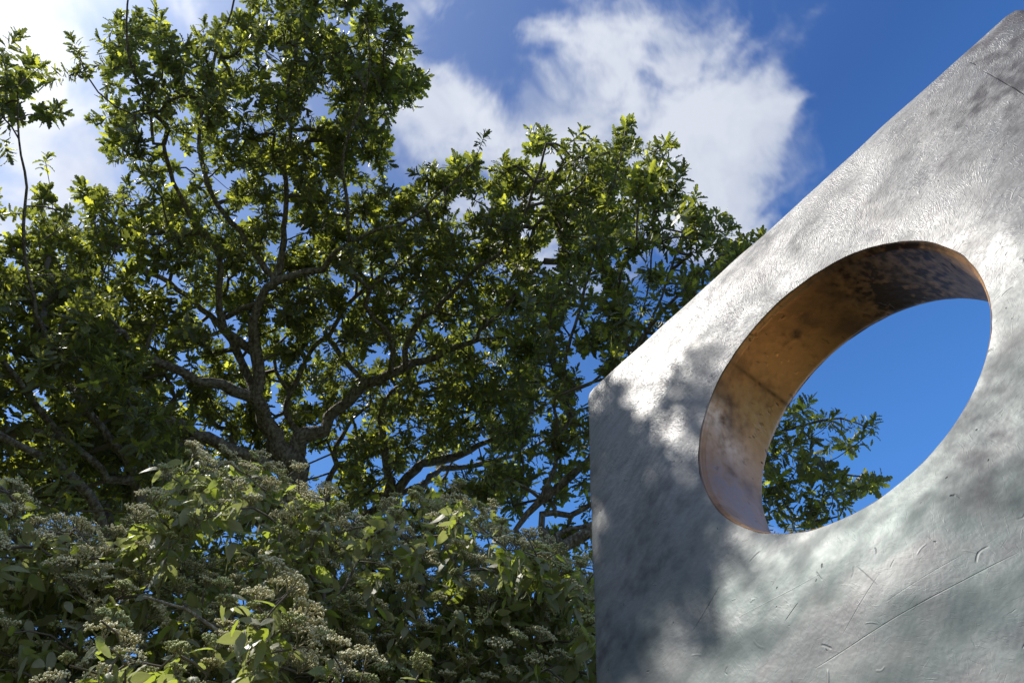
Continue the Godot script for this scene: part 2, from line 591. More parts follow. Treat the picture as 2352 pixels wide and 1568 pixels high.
func slab_mesh() -> ArrayMesh:
	var wob := FastNoiseLite.new()
	wob.seed = 12
	wob.frequency = 1.1
	wob.fractal_octaves = 3
	var N := 320
	var rings := 26
	var lip := 0.016
	var rr := 0.020        # how far the edge is rounded
	var v := PackedVector3Array()
	var uv := PackedVector2Array()
	var t := PackedInt32Array()
	var per := 0
	for k in N + 1:
		var a := TAU * (k % N) / N
		var dir := Vector2(cos(a), sin(a))
		var inner := HOLE + dir * RADIUS
		var outer := edge_at(dir, rr)
		var nick := wob.get_noise_2d(cos(a) * 5.0 + 40.0, sin(a) * 5.0) * 0.006
		outer += dir * nick
		inner += dir * wob.get_noise_2d(cos(a) * 2.0, sin(a) * 2.0 + 70.0) * 0.004
		var rim := edge_at(dir, 0.0) + dir * nick
		var prof := []
		for i in rings + 1:
			var s := pow(float(i) / rings, 1.5)
			var p := inner.lerp(outer, s)
			var r := p.distance_to(HOLE) - RADIUS
			var z := THICK / 2
			z -= lip * pow(maxf(0, 1.0 - r / 0.20), 2.2)
			z += wob.get_noise_2d(p.x, p.y) * 0.022 * smoothstep(0.0, 0.12, r) * (0.3 + 0.7 * smoothstep(0.02, 0.2, -round_box(p, SIDE / 2, 0.045)))
			var d := -round_box(p, SIDE / 2, 0.045)
			z -= 0.010 * pow(maxf(0, 1.0 - (d - rr) / 0.10), 2.0)
			prof.append(Vector3(p.x, p.y, z))
		var z1: float = prof[rings].z
		for i in range(1, 6):
			var q := PI / 2 * i / 5.0
			var p := outer.lerp(rim, sin(q))
			prof.append(Vector3(p.x, p.y, z1 - rr * (1.0 - cos(q))))
		var zb := -THICK / 2
		for i in range(0, 6):
			var q := PI / 2 * i / 5.0
			var p := rim.lerp(outer, 1.0 - cos(q))
			prof.append(Vector3(p.x, p.y, zb + rr * (1.0 - sin(q))))
		for i in 7:
			var p := outer.lerp(inner, (i + 1) / 7.0)
			prof.append(Vector3(p.x, p.y, zb))
		per = prof.size()
		for p in prof:
			v.append(p)
			var deep := minf(0.0, p.z - (THICK / 2 - 0.04)) / SIDE
			uv.append(Vector2(p.x / SIDE + 0.5 + deep, 0.5 - p.y / SIDE + deep))
	for k in N:
		for i in per - 1:
			var a := k * per + i
			var b := a + per
			t.append_array([a, b, a + 1, b, b + 1, a + 1])
	var st := SurfaceTool.new()
	st.create_from(arrays_mesh(v, PackedVector3Array(), t, uv), 0)
	st.generate_normals()
	return st.commit()

func lining_mesh() -> ArrayMesh:
	var N := 320
	var wob := FastNoiseLite.new()
	wob.seed = 44
	wob.frequency = 2.2
	wob.fractal_octaves = 2
	var v := PackedVector3Array()
	var uv := PackedVector2Array()
	var t := PackedInt32Array()
	var prof := [[0.0, -0.016], [0.0035, -0.019], [0.006, -0.026], [0.0065, -0.030], [0.011, -0.034]]
	for i in 17:
		prof.append([0.0115 + 0.002 * sin(i / 16.0 * PI), -0.040 - (THICK - 0.06) * i / 16.0])
	prof.append([0.009, -(THICK - 0.012)])
	prof.append([0.002, -(THICK - 0.004)])
	prof.append([0.0, -THICK])
	var per := prof.size()
	for k in N + 1:
		var a := TAU * (k % N) / N
		var dir := Vector2(cos(a), sin(a))
		for i in per:
			var r: float = RADIUS - prof[i][0]
			if i > 4 and i < per - 3:
				r += wob.get_noise_3d(dir.x * RADIUS, dir.y * RADIUS, prof[i][1]) * 0.003
			v.append(Vector3(HOLE.x + dir.x * r, HOLE.y + dir.y * r, THICK / 2 + prof[i][1]))
			uv.append(Vector2(float(k) / N, -prof[i][1] / THICK))
	for k in N:
		for i in per - 1:
			var a := k * per + i
			var b := a + per
			t.append_array([a, a + 1, b, b, a + 1, b + 1])
	var st := SurfaceTool.new()
	st.create_from(arrays_mesh(v, PackedVector3Array(), t, uv), 0)
	st.generate_normals()
	return st.commit()

func lining_material() -> StandardMaterial3D:
	var W := 1536
	var H := 192
	var f := FastNoiseLite.new()
	f.seed = 81
	f.frequency = 2.4
	f.fractal_octaves = 4
	var g := FastNoiseLite.new()
	g.seed = 82
	g.frequency = 26.0
	g.fractal_octaves = 3
	var s := FastNoiseLite.new()
	s.seed = 83
	s.frequency = 34.0
	s.fractal_octaves = 2
	# painted bounce light, top shade, wear, seam: angle, depth, their spread, colour, strength
	var wear_and_light := [[108, 0.62, 15, 0.42, Vector3(0.86, 0.52, 0.26), 1.1], [136, 0.65, 9, 0.4, Vector3(0.66, 0.47, 0.25), 0.8], [149, 0.14, 7, 0.16, Vector3(0.95, 0.82, 0.72), 1.1], [158, 0.42, 7, 0.25, Vector3(0.85, 0.66, 0.5), 0.8], [184, 0.45, 18, 0.6, Vector3(0.30, 0.25, 0.255), 1.0], [52, 0.5, 33, 1.2, Vector3(0.055, 0.038, 0.03), 1.1], [125, 0.6, 1.0, 0.6, Vector3(0.12, 0.08, 0.05), 0.7], [272, 0.4, 62, 1.2, Vector3(0.90, 0.58, 0.29), 0.9]]
	var col := PackedByteArray()
	col.resize(W * H * 3)
	var hg := PackedByteArray()
	hg.resize(W * H)
	for j in H:
		var z := float(j) / H * THICK
		for i in W:
			var a := TAU * i / W
			var p := Vector3(cos(a) * RADIUS, sin(a) * RADIUS, z)
			var n := f.get_noise_3dv(p * 1.4)
			var m := g.get_noise_3dv(p)
			var q := s.get_noise_3d(p.x, p.y, p.z * 0.6 + 3.0)
			var c := Vector3(0.56, 0.335, 0.18) * (1.0 + n * 0.5 + m * 0.3)
			c = c.lerp(Vector3(0.54, 0.33, 0.165), clampf(n * 2.2, 0, 0.7))
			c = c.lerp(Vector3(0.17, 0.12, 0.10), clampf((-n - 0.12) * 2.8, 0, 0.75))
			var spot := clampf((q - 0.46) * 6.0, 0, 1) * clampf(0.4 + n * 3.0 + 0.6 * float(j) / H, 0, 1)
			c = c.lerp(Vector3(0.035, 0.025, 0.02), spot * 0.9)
			for w in wear_and_light:
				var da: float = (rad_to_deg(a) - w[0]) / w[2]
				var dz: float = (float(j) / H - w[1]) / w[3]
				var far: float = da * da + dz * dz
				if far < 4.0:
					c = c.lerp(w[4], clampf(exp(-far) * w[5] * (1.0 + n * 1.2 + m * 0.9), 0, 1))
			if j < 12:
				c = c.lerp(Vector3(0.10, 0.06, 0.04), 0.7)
			var sc := Color(clampf(c.x, 0, 1), clampf(c.y, 0, 1), clampf(c.z, 0, 1)).linear_to_srgb()
			var k := j * W + i
			col[k * 3] = int(sc.r * 255)
			col[k * 3 + 1] = int(sc.g * 255)
			col[k * 3 + 2] = int(sc.b * 255)
			hg[k] = int(clampf(0.6 + m * 0.35 + n * 0.2 - spot * 0.5, 0, 1) * 255)
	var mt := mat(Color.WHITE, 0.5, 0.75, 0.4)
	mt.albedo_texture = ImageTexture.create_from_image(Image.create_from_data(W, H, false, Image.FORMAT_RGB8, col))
	mt.heightmap_enabled = true
	mt.heightmap_texture = ImageTexture.create_from_image(Image.create_from_data(W, H, false, Image.FORMAT_L8, hg))
	mt.heightmap_scale = 0.25
	return mt

# ------------------------------------------------------------------ growing a tree
class Wood:
	var pos := PackedVector3Array()
	var parent := PackedInt32Array()
	var path := PackedFloat32Array()
	var fixed := PackedFloat32Array()
	var cells := {}
	var cell := 0.45
	func add(p: Vector3, from: int, r := -1.0) -> int:
		var k := pos.size()
		pos.append(p)
		parent.append(from)
		path.append(0.0 if from < 0 else path[from] + p.distance_to(pos[from]))
		fixed.append(r)
		var c := Vector3i((p / cell).floor())
		if cells.has(c):
			cells[c].append(k)
		else:
			cells[c] = PackedInt32Array([k])
		return k
	func best(p: Vector3, weight: float, reach := 3) -> int:
		var c := Vector3i((p / cell).floor())
		var found := -1
		var least := 1e9
		for r in range(0, reach + 1):
			for x in range(-r, r + 1):
				for y in range(-r, r + 1):
					for z in range(-r, r + 1):
						if maxi(absi(x), maxi(absi(y), absi(z))) != r:
							continue
						var list: Variant = cells.get(c + Vector3i(x, y, z))
						if list == null:
							continue
						for k: int in list:
							var s := pos[k].distance_to(p) + path[k] * weight
							if pos[k].y > p.y + 0.1:
								s += (pos[k].y - p.y) * 0.4
							if s < least:
								least = s
								found = k
			if found >= 0 and least < r * cell:
				break
		return found

func smooth_path(pts: PackedVector3Array, rad: PackedFloat32Array, step: float) -> Array:
	var p := PackedVector3Array()
	var r := PackedFloat32Array()
	for i in pts.size() - 1:
		var a := pts[maxi(i - 1, 0)]
		var d := pts[mini(i + 2, pts.size() - 1)]
		var n := maxi(1, int(pts[i].distance_to(pts[i + 1]) / step))
		for k in n:
			var t := float(k) / n
			p.append(pts[i].cubic_interpolate(pts[i + 1], a, d, t))
			r.append(lerpf(rad[i], rad[i + 1], t))
	p.append(pts[pts.size() - 1])
	r.append(rad[rad.size() - 1])
	return [p, r]

# a limb is a list of picture points with the width seen there, and its distance at either end
func limb(tree: Wood, root: Node3D, called: String, pts: Array, d0: float, d1: float, sides := 9):
	var p := PackedVector3Array()
	var r := PackedFloat32Array()
	for i in pts.size():
		var t := float(i) / (pts.size() - 1)
		var d := lerpf(d0, d1, t)
		p.append(at(pts[i][0], pts[i][1], d))
		r.append(pts[i][2] * 0.5 * d / FOCAL)
	limb_of(tree, root, called, p, r, sides)

func limb_of(tree: Wood, root: Node3D, called: String, p: PackedVector3Array, r: PackedFloat32Array, sides := 9):
	var join := -1
	if tree.pos.size():
		var least := 1e9
		for k in tree.pos.size():
			var s := tree.pos[k].distance_to(p[0])
			if s < least:
				least = s
				join = k
		# the limb starts inside the wood it leaves
		if least > 0.02:
			p.insert(0, tree.pos[join])
			r.insert(0, minf(r[0] * 1.15, maxf(tree.fixed[join], 0.01)))
	var s := smooth_path(p, r, 0.10)
	var sp: PackedVector3Array = s[0]
	var sr: PackedFloat32Array = s[1]
	for i in range(1, sp.size() - 1):
		sp[i] += Vector3(rng.randfn(0, 1), rng.randfn(0, 1), rng.randfn(0, 1)) * sr[i] * 0.30
	var from := join
	for i in sp.size():
		if i == 0 and join >= 0:
			continue
		from = tree.add(sp[i], from, sr[i])
	var tb := Tubes.new()
	var local := PackedVector3Array()
	for q in sp:
		local.append(q - root.position)
	tb.tube(local, sr, sides, 0.13, rng.randf() * 6.0)
	put(called, tb.mesh(), M.bark, root)

# attractors: places inside picture outlines, at a range of distances, kept apart and clumped by noise
func scatter(polys: Array, gaps: Array, box: Rect2, d0: float, d1: float, tries: int, apart: float, thr: float, freq: float, seed_: int, out: PackedVector3Array, grid: Dictionary, hub := Vector3.ZERO):
	var nz := FastNoiseLite.new()
	nz.seed = seed_
	nz.frequency = freq
	nz.fractal_octaves = 2
	for k in tries:
		var q := Vector2(box.position.x + rng.randf() * box.size.x, box.position.y + rng.randf() * box.size.y)
		var d := lerpf(d0, d1, rng.randf())
		if not inside(q, polys):
			continue
		var bad := false
		for g in gaps:
			var e := Vector2((q.x - g[0]) / g[2], (q.y - g[1]) / g[3])
			if e.length_squared() < 1.0:
				bad = true
				break
		if bad:
			continue
		var p := at(q.x, q.y, d)
		var np := p
		if hub != Vector3.ZERO:
			# growth fans out from the fork, so its clumps are drawn out along the limbs
			var away := p - hub
			var far := away.length()
			np = away / far * 4.4 + Vector3(0.24, 0.40, 0.30) * far
		if nz.get_noise_3dv(np) < thr and not (rng.randf() < 0.55 and shades_slab(p)):
			continue
		var c := Vector3i((p / apart).floor())
		for x in range(-1, 2):
			for y in range(-1, 2):
				for z in range(-1, 2):
					var o: Variant = grid.get(c + Vector3i(x, y, z))
					if o != null and p.distance_to(o) < apart:
						bad = true
		if bad or not clear_of_slab(p) or sunlit(p) or (wood != null and near_wood(p)):
			continue
		grid[c] = p
		out.append(p)

# places that the photograph shows in the sun: no leaf may stand between them and the sun
var bright := []
var wood: Wood
# leaves keep clear of the thick wood, and mostly of the space before it
func near_wood(p: Vector3) -> bool:
	var q := pixel_of(p - EYE)
	var d := p.distance_to(EYE)
	var keep := rng.randf() < 0.12
	for k in range(0, wood.pos.size(), 2):
		if wood.fixed[k] < 0.018:
			continue
		var w := wood.pos[k]
		if absf(w.x - p.x) > 2.6 or absf(w.y - p.y) > 2.6:
			continue
		if w.distance_to(p) < 0.10 + wood.fixed[k] * 3.0:
			return true
		if not keep and d < w.distance_to(EYE) and pixel_of(w - EYE).distance_to(q) < 19.0 + wood.fixed[k] * 300.0:
			return true
	return false

func sunlit(p: Vector3) -> bool:
	for b in bright:
		var v: Vector3 = p - b[0]
		var along := v.dot(sun_to)
		if along > 0.4 and (v - sun_to * along).length() < b[1]:
			return true
	var n := Vector3(-cos(YAW), 0, sin(YAW))
	var h := Vector3(-sin(YAW), 0, -cos(YAW))
	var q := p - EYE
	q -= sun_to * ((q.dot(n) + PLANE) / sun_to.dot(n))
	if (p - EYE - q).dot(sun_to) < 0:
		return false
	var u := q.dot(h) / RADIUS
	var v2 := q.y / RADIUS
	if u < -1.4 or u > 3.6 or v2 > 6.3 or v2 < 1.2:
		return false
	return not Geometry2D.is_point_in_polygon(pixel_of(q), shade_poly)

func shades_slab(p: Vector3) -> bool:
	var n := Vector3(-cos(YAW), 0, sin(YAW))
	var q := p - EYE
	q -= sun_to * ((q.dot(n) + PLANE) / sun_to.dot(n))
	return (p - EYE - q).dot(sun_to) > 0 and Geometry2D.is_point_in_polygon(pixel_of(q), shade_poly)

var shade_poly := PackedVector2Array([Vector2(1300, 960), Vector2(1395, 925), Vector2(1440, 890), Vector2(1475, 930), Vector2(1530, 930), Vector2(1580, 880), Vector2(1610, 930), Vector2(1580, 1010), Vector2(1600, 1120), Vector2(1660, 1210), Vector2(1640, 1300), Vector2(1560, 1400), Vector2(1500, 1480), Vector2(1480, 1640), Vector2(1300, 1640)])

# each place becomes a rosette of a few shoots
func rosettes(places: PackedVector3Array, grid: Dictionary, shoots: Vector2i, spread: float) -> PackedVector3Array:
	var out := PackedVector3Array()
	for c in places:
		var big := rng.randf_range(0.75, 1.25)
		var lean := Vector3(rng.randfn(0, 0.35), 1.0, rng.randfn(0, 0.35)).normalized()
		for k in rng.randi_range(shoots.x, shoots.y):
			var o := Vector3(rng.randfn(0, 1), rng.randfn(0, 1), rng.randfn(0, 1)) * spread * big
			o += lean * rng.randf_range(-1.0, 1.3) * spread * big
			var p := c + o
			if clear_of_slab(p) and not sunlit(p) and (wood == null or not near_wood(p)):
				out.append(p)
	return out

func clear_of_slab(p: Vector3) -> bool:
	var n := Vector3(-cos(YAW), 0, sin(YAW))
	var h := Vector3(-sin(YAW), 0, -cos(YAW))
	var q := p - EYE
	var side := q.dot(n) + PLANE + THICK / 2
	var u := q.dot(h) - 1.15 * RADIUS
	return absf(side) > THICK / 2 + 0.25 or absf(u) > SIDE / 2 + 0.25 or p.y > 4.6

# joins every attractor to the wood; returns the tips as transforms
func grow(tree: Wood, root: Node3D, attract: PackedVector3Array, weight: float, tip_r: float, expo: float, up: float, m: Material) -> Array:
	var order := []
	for p in attract:
		var k := tree.best(p, 0.0, 6)
		order.append([1e3 if k < 0 else tree.pos[k].distance_to(p), p])
	order.sort_custom(func(a, b): return a[0] < b[0])
	var chains := []
	var tips := []
	for o in order:
		var p: Vector3 = o[1]
		var k := tree.best(p, weight, 8)
		if k < 0:
			continue
		var a := tree.pos[k]
		var back := Vector3.UP
		if tree.parent[k] >= 0:
			back = (a - tree.pos[tree.parent[k]]).normalized()
		var dist := a.distance_to(p)
		if dist < 0.03:
			continue
		var mid := a.lerp(p, 0.45) + back * dist * 0.16 - Vector3.UP * dist * 0.05 + Vector3(rng.randfn(0, 1), rng.randfn(0, 1), rng.randfn(0, 1)) * dist * 0.07
		var n := maxi(2, int(dist / 0.13))
		var chain := PackedInt32Array([k])
		var from := k
		for i in range(1, n + 1):
			var t := float(i) / n
			var q := a.lerp(mid, t).lerp(mid.lerp(p, t), t)
			from = tree.add(q, from)
			chain.append(from)
		chains.append(chain)
		var dir := (p - tree.pos[tree.parent[from]]).normalized()
		dir = (dir + Vector3.UP * up + Vector3(rng.randfn(0, 1), rng.randfn(0, 1), rng.randfn(0, 1)) * 0.22).normalized()
		tips.append([p, dir])
	var load_ := PackedFloat32Array()
	load_.resize(tree.pos.size())
	for c: PackedInt32Array in chains:
		load_[c[c.size() - 1]] += 1.0
	for k in range(tree.pos.size() - 1, -1, -1):
		if tree.parent[k] >= 0:
			load_[tree.parent[k]] += load_[k]
	var tb := Tubes.new()
	for c: PackedInt32Array in chains:
		var p := PackedVector3Array()
		var r := PackedFloat32Array()
		for i in c.size():
			p.append(tree.pos[c[i]] - root.position)
			var w := tip_r * pow(maxf(load_[c[i]], 1.0), expo)
			if i == 0:
				w = tip_r * pow(maxf(load_[c[1]], 1.0), expo) * 1.05
			r.append(w)
		tb.tube(p, r, 5 if r[0] > 0.008 else 4)
	var tw := put("twigs", tb.mesh(), m, root)
	tw.set_meta("kind", "stuff")
	return tips

func facing(p: Vector3, y: Vector3) -> Basis:
	var x := y.cross(Vector3(0.37, 0.21, 0.9)).normalized()
	var b := Basis(x, y, x.cross(y))
	return b * Basis(Vector3.UP, rng.randf() * TAU)

# ------------------------------------------------------------------ oak leaves
func oak_leaf(curl: float, size: float) -> Array:
	# vertices, normals, triangles of one lobed leaf lying along +Z
	var ts := [0.0, 0.16, 0.27, 0.36, 0.48, 0.57, 0.68, 0.78, 0.88, 1.0]
	var ws := [0.02, 0.05, 0.15, 0.09, 0.21, 0.13, 0.22, 0.12, 0.12, 0.0]
	var v := PackedVector3Array()
	var t := PackedInt32Array()
	for i in ts.size():
		var z: float = ts[i] * size
		var lift: float = -curl * ts[i] * ts[i] * size
		var w: float = ws[i] * size
		var f := w * 0.30
		var lean := 0.07 * size if i % 2 == 0 else 0.0
		v.append(Vector3(0, lift, z))
		v.append(Vector3(w, lift + f, z + lean))
		v.append(Vector3(-w, lift + f, z + lean))
	for i in ts.size() - 1:
		var a := i * 3
		t.append_array([a, a + 3, a + 1, a + 1, a + 3, a + 4, a, a + 2, a + 3, a + 2, a + 5, a + 3])
	var n := PackedVector3Array()
	n.resize(v.size())
	for i in range(0, t.size(), 3):
		var c := (v[t[i + 1]] - v[t[i]]).cross(v[t[i + 2]] - v[t[i]])
		if c.y < 0:
			c = -c
		else:
			var swap := t[i + 1]
			t[i + 1] = t[i + 2]
			t[i + 2] = swap
		for k in 3:
			n[t[i + k]] += c
	for i in n.size():
		n[i] = n[i].normalized()
	return [v, n, t]

func vib_leaf(curl: float, size: float, wide: float) -> Array:
	var ts := [0.0, 0.06, 0.16, 0.30, 0.45, 0.60, 0.75, 0.88, 1.0]
	var ws := [0.02, 0.30, 0.72, 0.96, 1.0, 0.90, 0.66, 0.34, 0.0]
	var v := PackedVector3Array()
	var t := PackedInt32Array()
	for i in ts.size():
		var z: float = ts[i] * size
		var lift: float = -curl * pow(ts[i], 1.8) * size
		var w: float = ws[i] * size * wide
		var rip := 0.012 * size * (1.0 if i % 2 == 0 else -1.0)
		v.append(Vector3(0, lift, z))
		v.append(Vector3(w * 0.55, lift + w * 0.20 + rip, z))
		v.append(Vector3(w, lift + w * 0.12 - rip, z))
		v.append(Vector3(-w * 0.55, lift + w * 0.20 + rip, z))
		v.append(Vector3(-w, lift + w * 0.12 - rip, z))
	for i in ts.size() - 1:
		var a := i * 5
		t.append_array([a, a + 5, a + 1, a + 1, a + 5, a + 6, a + 1, a + 6, a + 2, a + 2, a + 6, a + 7])
		t.append_array([a, a + 3, a + 5, a + 3, a + 8, a + 5, a + 3, a + 4, a + 8, a + 4, a + 9, a + 8])
	var n := PackedVector3Array()
	n.resize(v.size())
	for i in range(0, t.size(), 3):
		var c := (v[t[i + 1]] - v[t[i]]).cross(v[t[i + 2]] - v[t[i]])
		if c.y < 0:
			c = -c
		else:
			var swap := t[i + 1]
			t[i + 1] = t[i + 2]
			t[i + 2] = swap
		for k in 3:
			n[t[i + k]] += c
	for i in n.size():
		n[i] = n[i].normalized()
	return [v, n, t]

func join(parts: Array, mats: Array) -> ArrayMesh:
	# parts: [arrays of a piece, transform, material number]
	var m := ArrayMesh.new()
	for s in mats.size():
		var v := PackedVector3Array()
		var n := PackedVector3Array()
		var t := PackedInt32Array()
		for p in parts:
			if p[2] != s:
				continue
			var x: Transform3D = p[1]
			var base := v.size()
			var pv: PackedVector3Array = p[0][0]
			var pn: PackedVector3Array = p[0][1]
			var pt: PackedInt32Array = p[0][2]
			for k in pv.size():
				v.append(x * pv[k])
				n.append((x.basis * pn[k]).normalized())
			for k in pt:
				t.append(base + k)
		if v.size() == 0:
			continue
		var a := []
		a.resize(Mesh.ARRAY_MAX)
		a[Mesh.ARRAY_VERTEX] = v
		a[Mesh.ARRAY_NORMAL] = n
		a[Mesh.ARRAY_INDEX] = t
		m.add_surface_from_arrays(Mesh.PRIMITIVE_TRIANGLES, a)
		m.surface_set_material(m.get_surface_count() - 1, mats[s])
	return m

# a leafy shoot along +Y: where its leaves sit
func shoot_places(count: int, length: float, size: float) -> Array:
	var out := []
	var turn := rng.randf() * TAU
	for i in count:
		var t := pow(float(i) / (count - 1), 0.62)
		turn += 2.4 + rng.randfn(0, 0.25)
		var open := lerpf(2.0, 0.5, pow(t, 1.4)) + rng.randfn(0, 0.24)
		var s := size * lerpf(1.0, 0.75, absf(t - 0.5) * 2.0) * rng.randf_range(0.5, 1.25)
		var b := Basis(Vector3.UP, turn) * Basis(Vector3.RIGHT, open - PI / 2) * Basis(Vector3.BACK, rng.randfn(0, 0.4))
		b = b.scaled_local(Vector3.ONE * s)
		out.append([Transform3D(b, Vector3(0, t * length, 0)), i])
	return out

var oak_leaf_shapes := []
var oak_tufts := []
var oak_places := []

func make_oak_stock():
	rng.seed = 77
	for c in [0.08, 0.28, 0.50, -0.10]:
		oak_leaf_shapes.append(oak_leaf(c, 1.0))
	for k in 8:
		var parts := []
		var pl := shoot_places(24 + k % 4 * 4, 0.19 + 0.03 * (k % 3), 0.096)
		for p in pl:
			var which := 0 if rng.randf() < 0.4 else (1 if rng.randf() < 0.5 else (2 if rng.randf() < 0.58 else 3))
			parts.append([oak_leaf_shapes[rng.randi() % 4], p[0], which])
		oak_tufts.append(join(parts, M.oak))
		oak_places.append(parts)

func dress_oak(root: Node3D, tips: Array, singles: int):
	# the shoots that show largest carry separate leaves, the others are joined
	var seen := []
	for i in tips.size():
		var p: Vector3 = tips[i][0]
		var q := pixel_of(p - EYE)
		if q.x > 0 and q.x < 1340 and q.y > 0 and q.y < 1100 or (q.x > 1770 and q.x < 2050 and q.y > 900 and q.y < 1230):
			seen.append([p.distance_to(EYE), i])
	seen.sort_custom(func(a, b): return a[0] < b[0])
	var single := {}
	var used := 0
	for s in seen:
		if used >= singles:
			break
		single[s[1]] = true
		used += 28
	var by := []
	for k in oak_tufts.size():
		by.append([])
	var made := 0
	var one := []
	for s in oak_leaf_shapes:
		one.append(arrays_mesh(s[0], s[1], s[2]))
	for i in tips.size():
		var k := rng.randi() % oak_tufts.size()
		var b := facing(tips[i][0], tips[i][1]).scaled_local(Vector3.ONE * rng.randf_range(0.68, 1.22))
		var x := Transform3D(b, tips[i][0] - root.position - tips[i][1] * 0.10)
		if single.has(i) and made < singles:
			for p in oak_places[k]:
				if made >= singles:
					break
				var o := put("leaf", one[oak_leaf_shapes.find(p[0])], M.oak[p[2]], root)
				o.transform = x * p[1]
				made += 1
		else:
			by[k].append(x)
	for k in by.size():
		many("foliage", oak_tufts[k], by[k], root)

func many(called: String, mesh: Mesh, list: Array, root: Node3D):
	if list.is_empty():
		return
	var mm := MultiMesh.new()
	mm.transform_format = MultiMesh.TRANSFORM_3D
	mm.mesh = mesh
	mm.instance_count = list.size()
	for i in list.size():
		mm.set_instance_transform(i, list[i])
	var o := MultiMeshInstance3D.new()
	o.name = numbered(called, root)
	o.multimesh = mm
	o.set_meta("kind", "stuff")
	root.add_child(o, true)

func poly(list: Array) -> PackedVector2Array:
	var p := PackedVector2Array()
	for i in range(0, list.size(), 2):
		p.append(Vector2(list[i], list[i + 1]))
	return p

func trunk_to_ground(tree: Wood, root: Node3D, pts: Array, d: float, r0: float):
	# from the lawn up to where the picture shows the wood
	var top := at(pts[0][0], pts[0][1], d)
	var p := PackedVector3Array([Vector3(top.x - 0.12, -0.1, top.z + 0.1), Vector3(top.x - 0.10, 0.35, top.z + 0.09), Vector3(top.x - 0.02, top.y * 0.5, top.z + 0.05)])
	var r := PackedFloat32Array([r0 * 1.5, r0 * 1.15, r0])
	for q in pts:
		p.append(at(q[0], q[1], d))
		r.append(q[2] * 0.5 * d / FOCAL)
	limb_of(tree, root, "trunk", p, r, 14)

func make_oaks():
	for b in [[300, 1430, 2.95, 0.32], [420, 1450, 2.95, 0.30], [250, 1500, 2.9, 0.28], [900, 1525, 3.0, 0.15], [440, 1060, 3.8, 0.14], [735, 1150, 3.8, 0.12], [1180, 1280, 3.9, 0.14], [1010, 1150, 3.9, 0.14], [330, 1250, 3.8, 0.10], [640, 1360, 3.1, 0.12], [1060, 1260, 3.8, 0.09]]:
		bright.append([at(b[0], b[1], b[2]), b[3]])
	rng.seed = 31
	for k in 55:
		bright.append([at(rng.randf_range(0, 1340), rng.randf_range(1110, 1560), rng.randf_range(3.3, 4.0)), rng.randf_range(0.05, 0.10)])
	make_oak_stock()
	rng.seed = 2024
	main_oak()
	left_oak()
	right_oak()

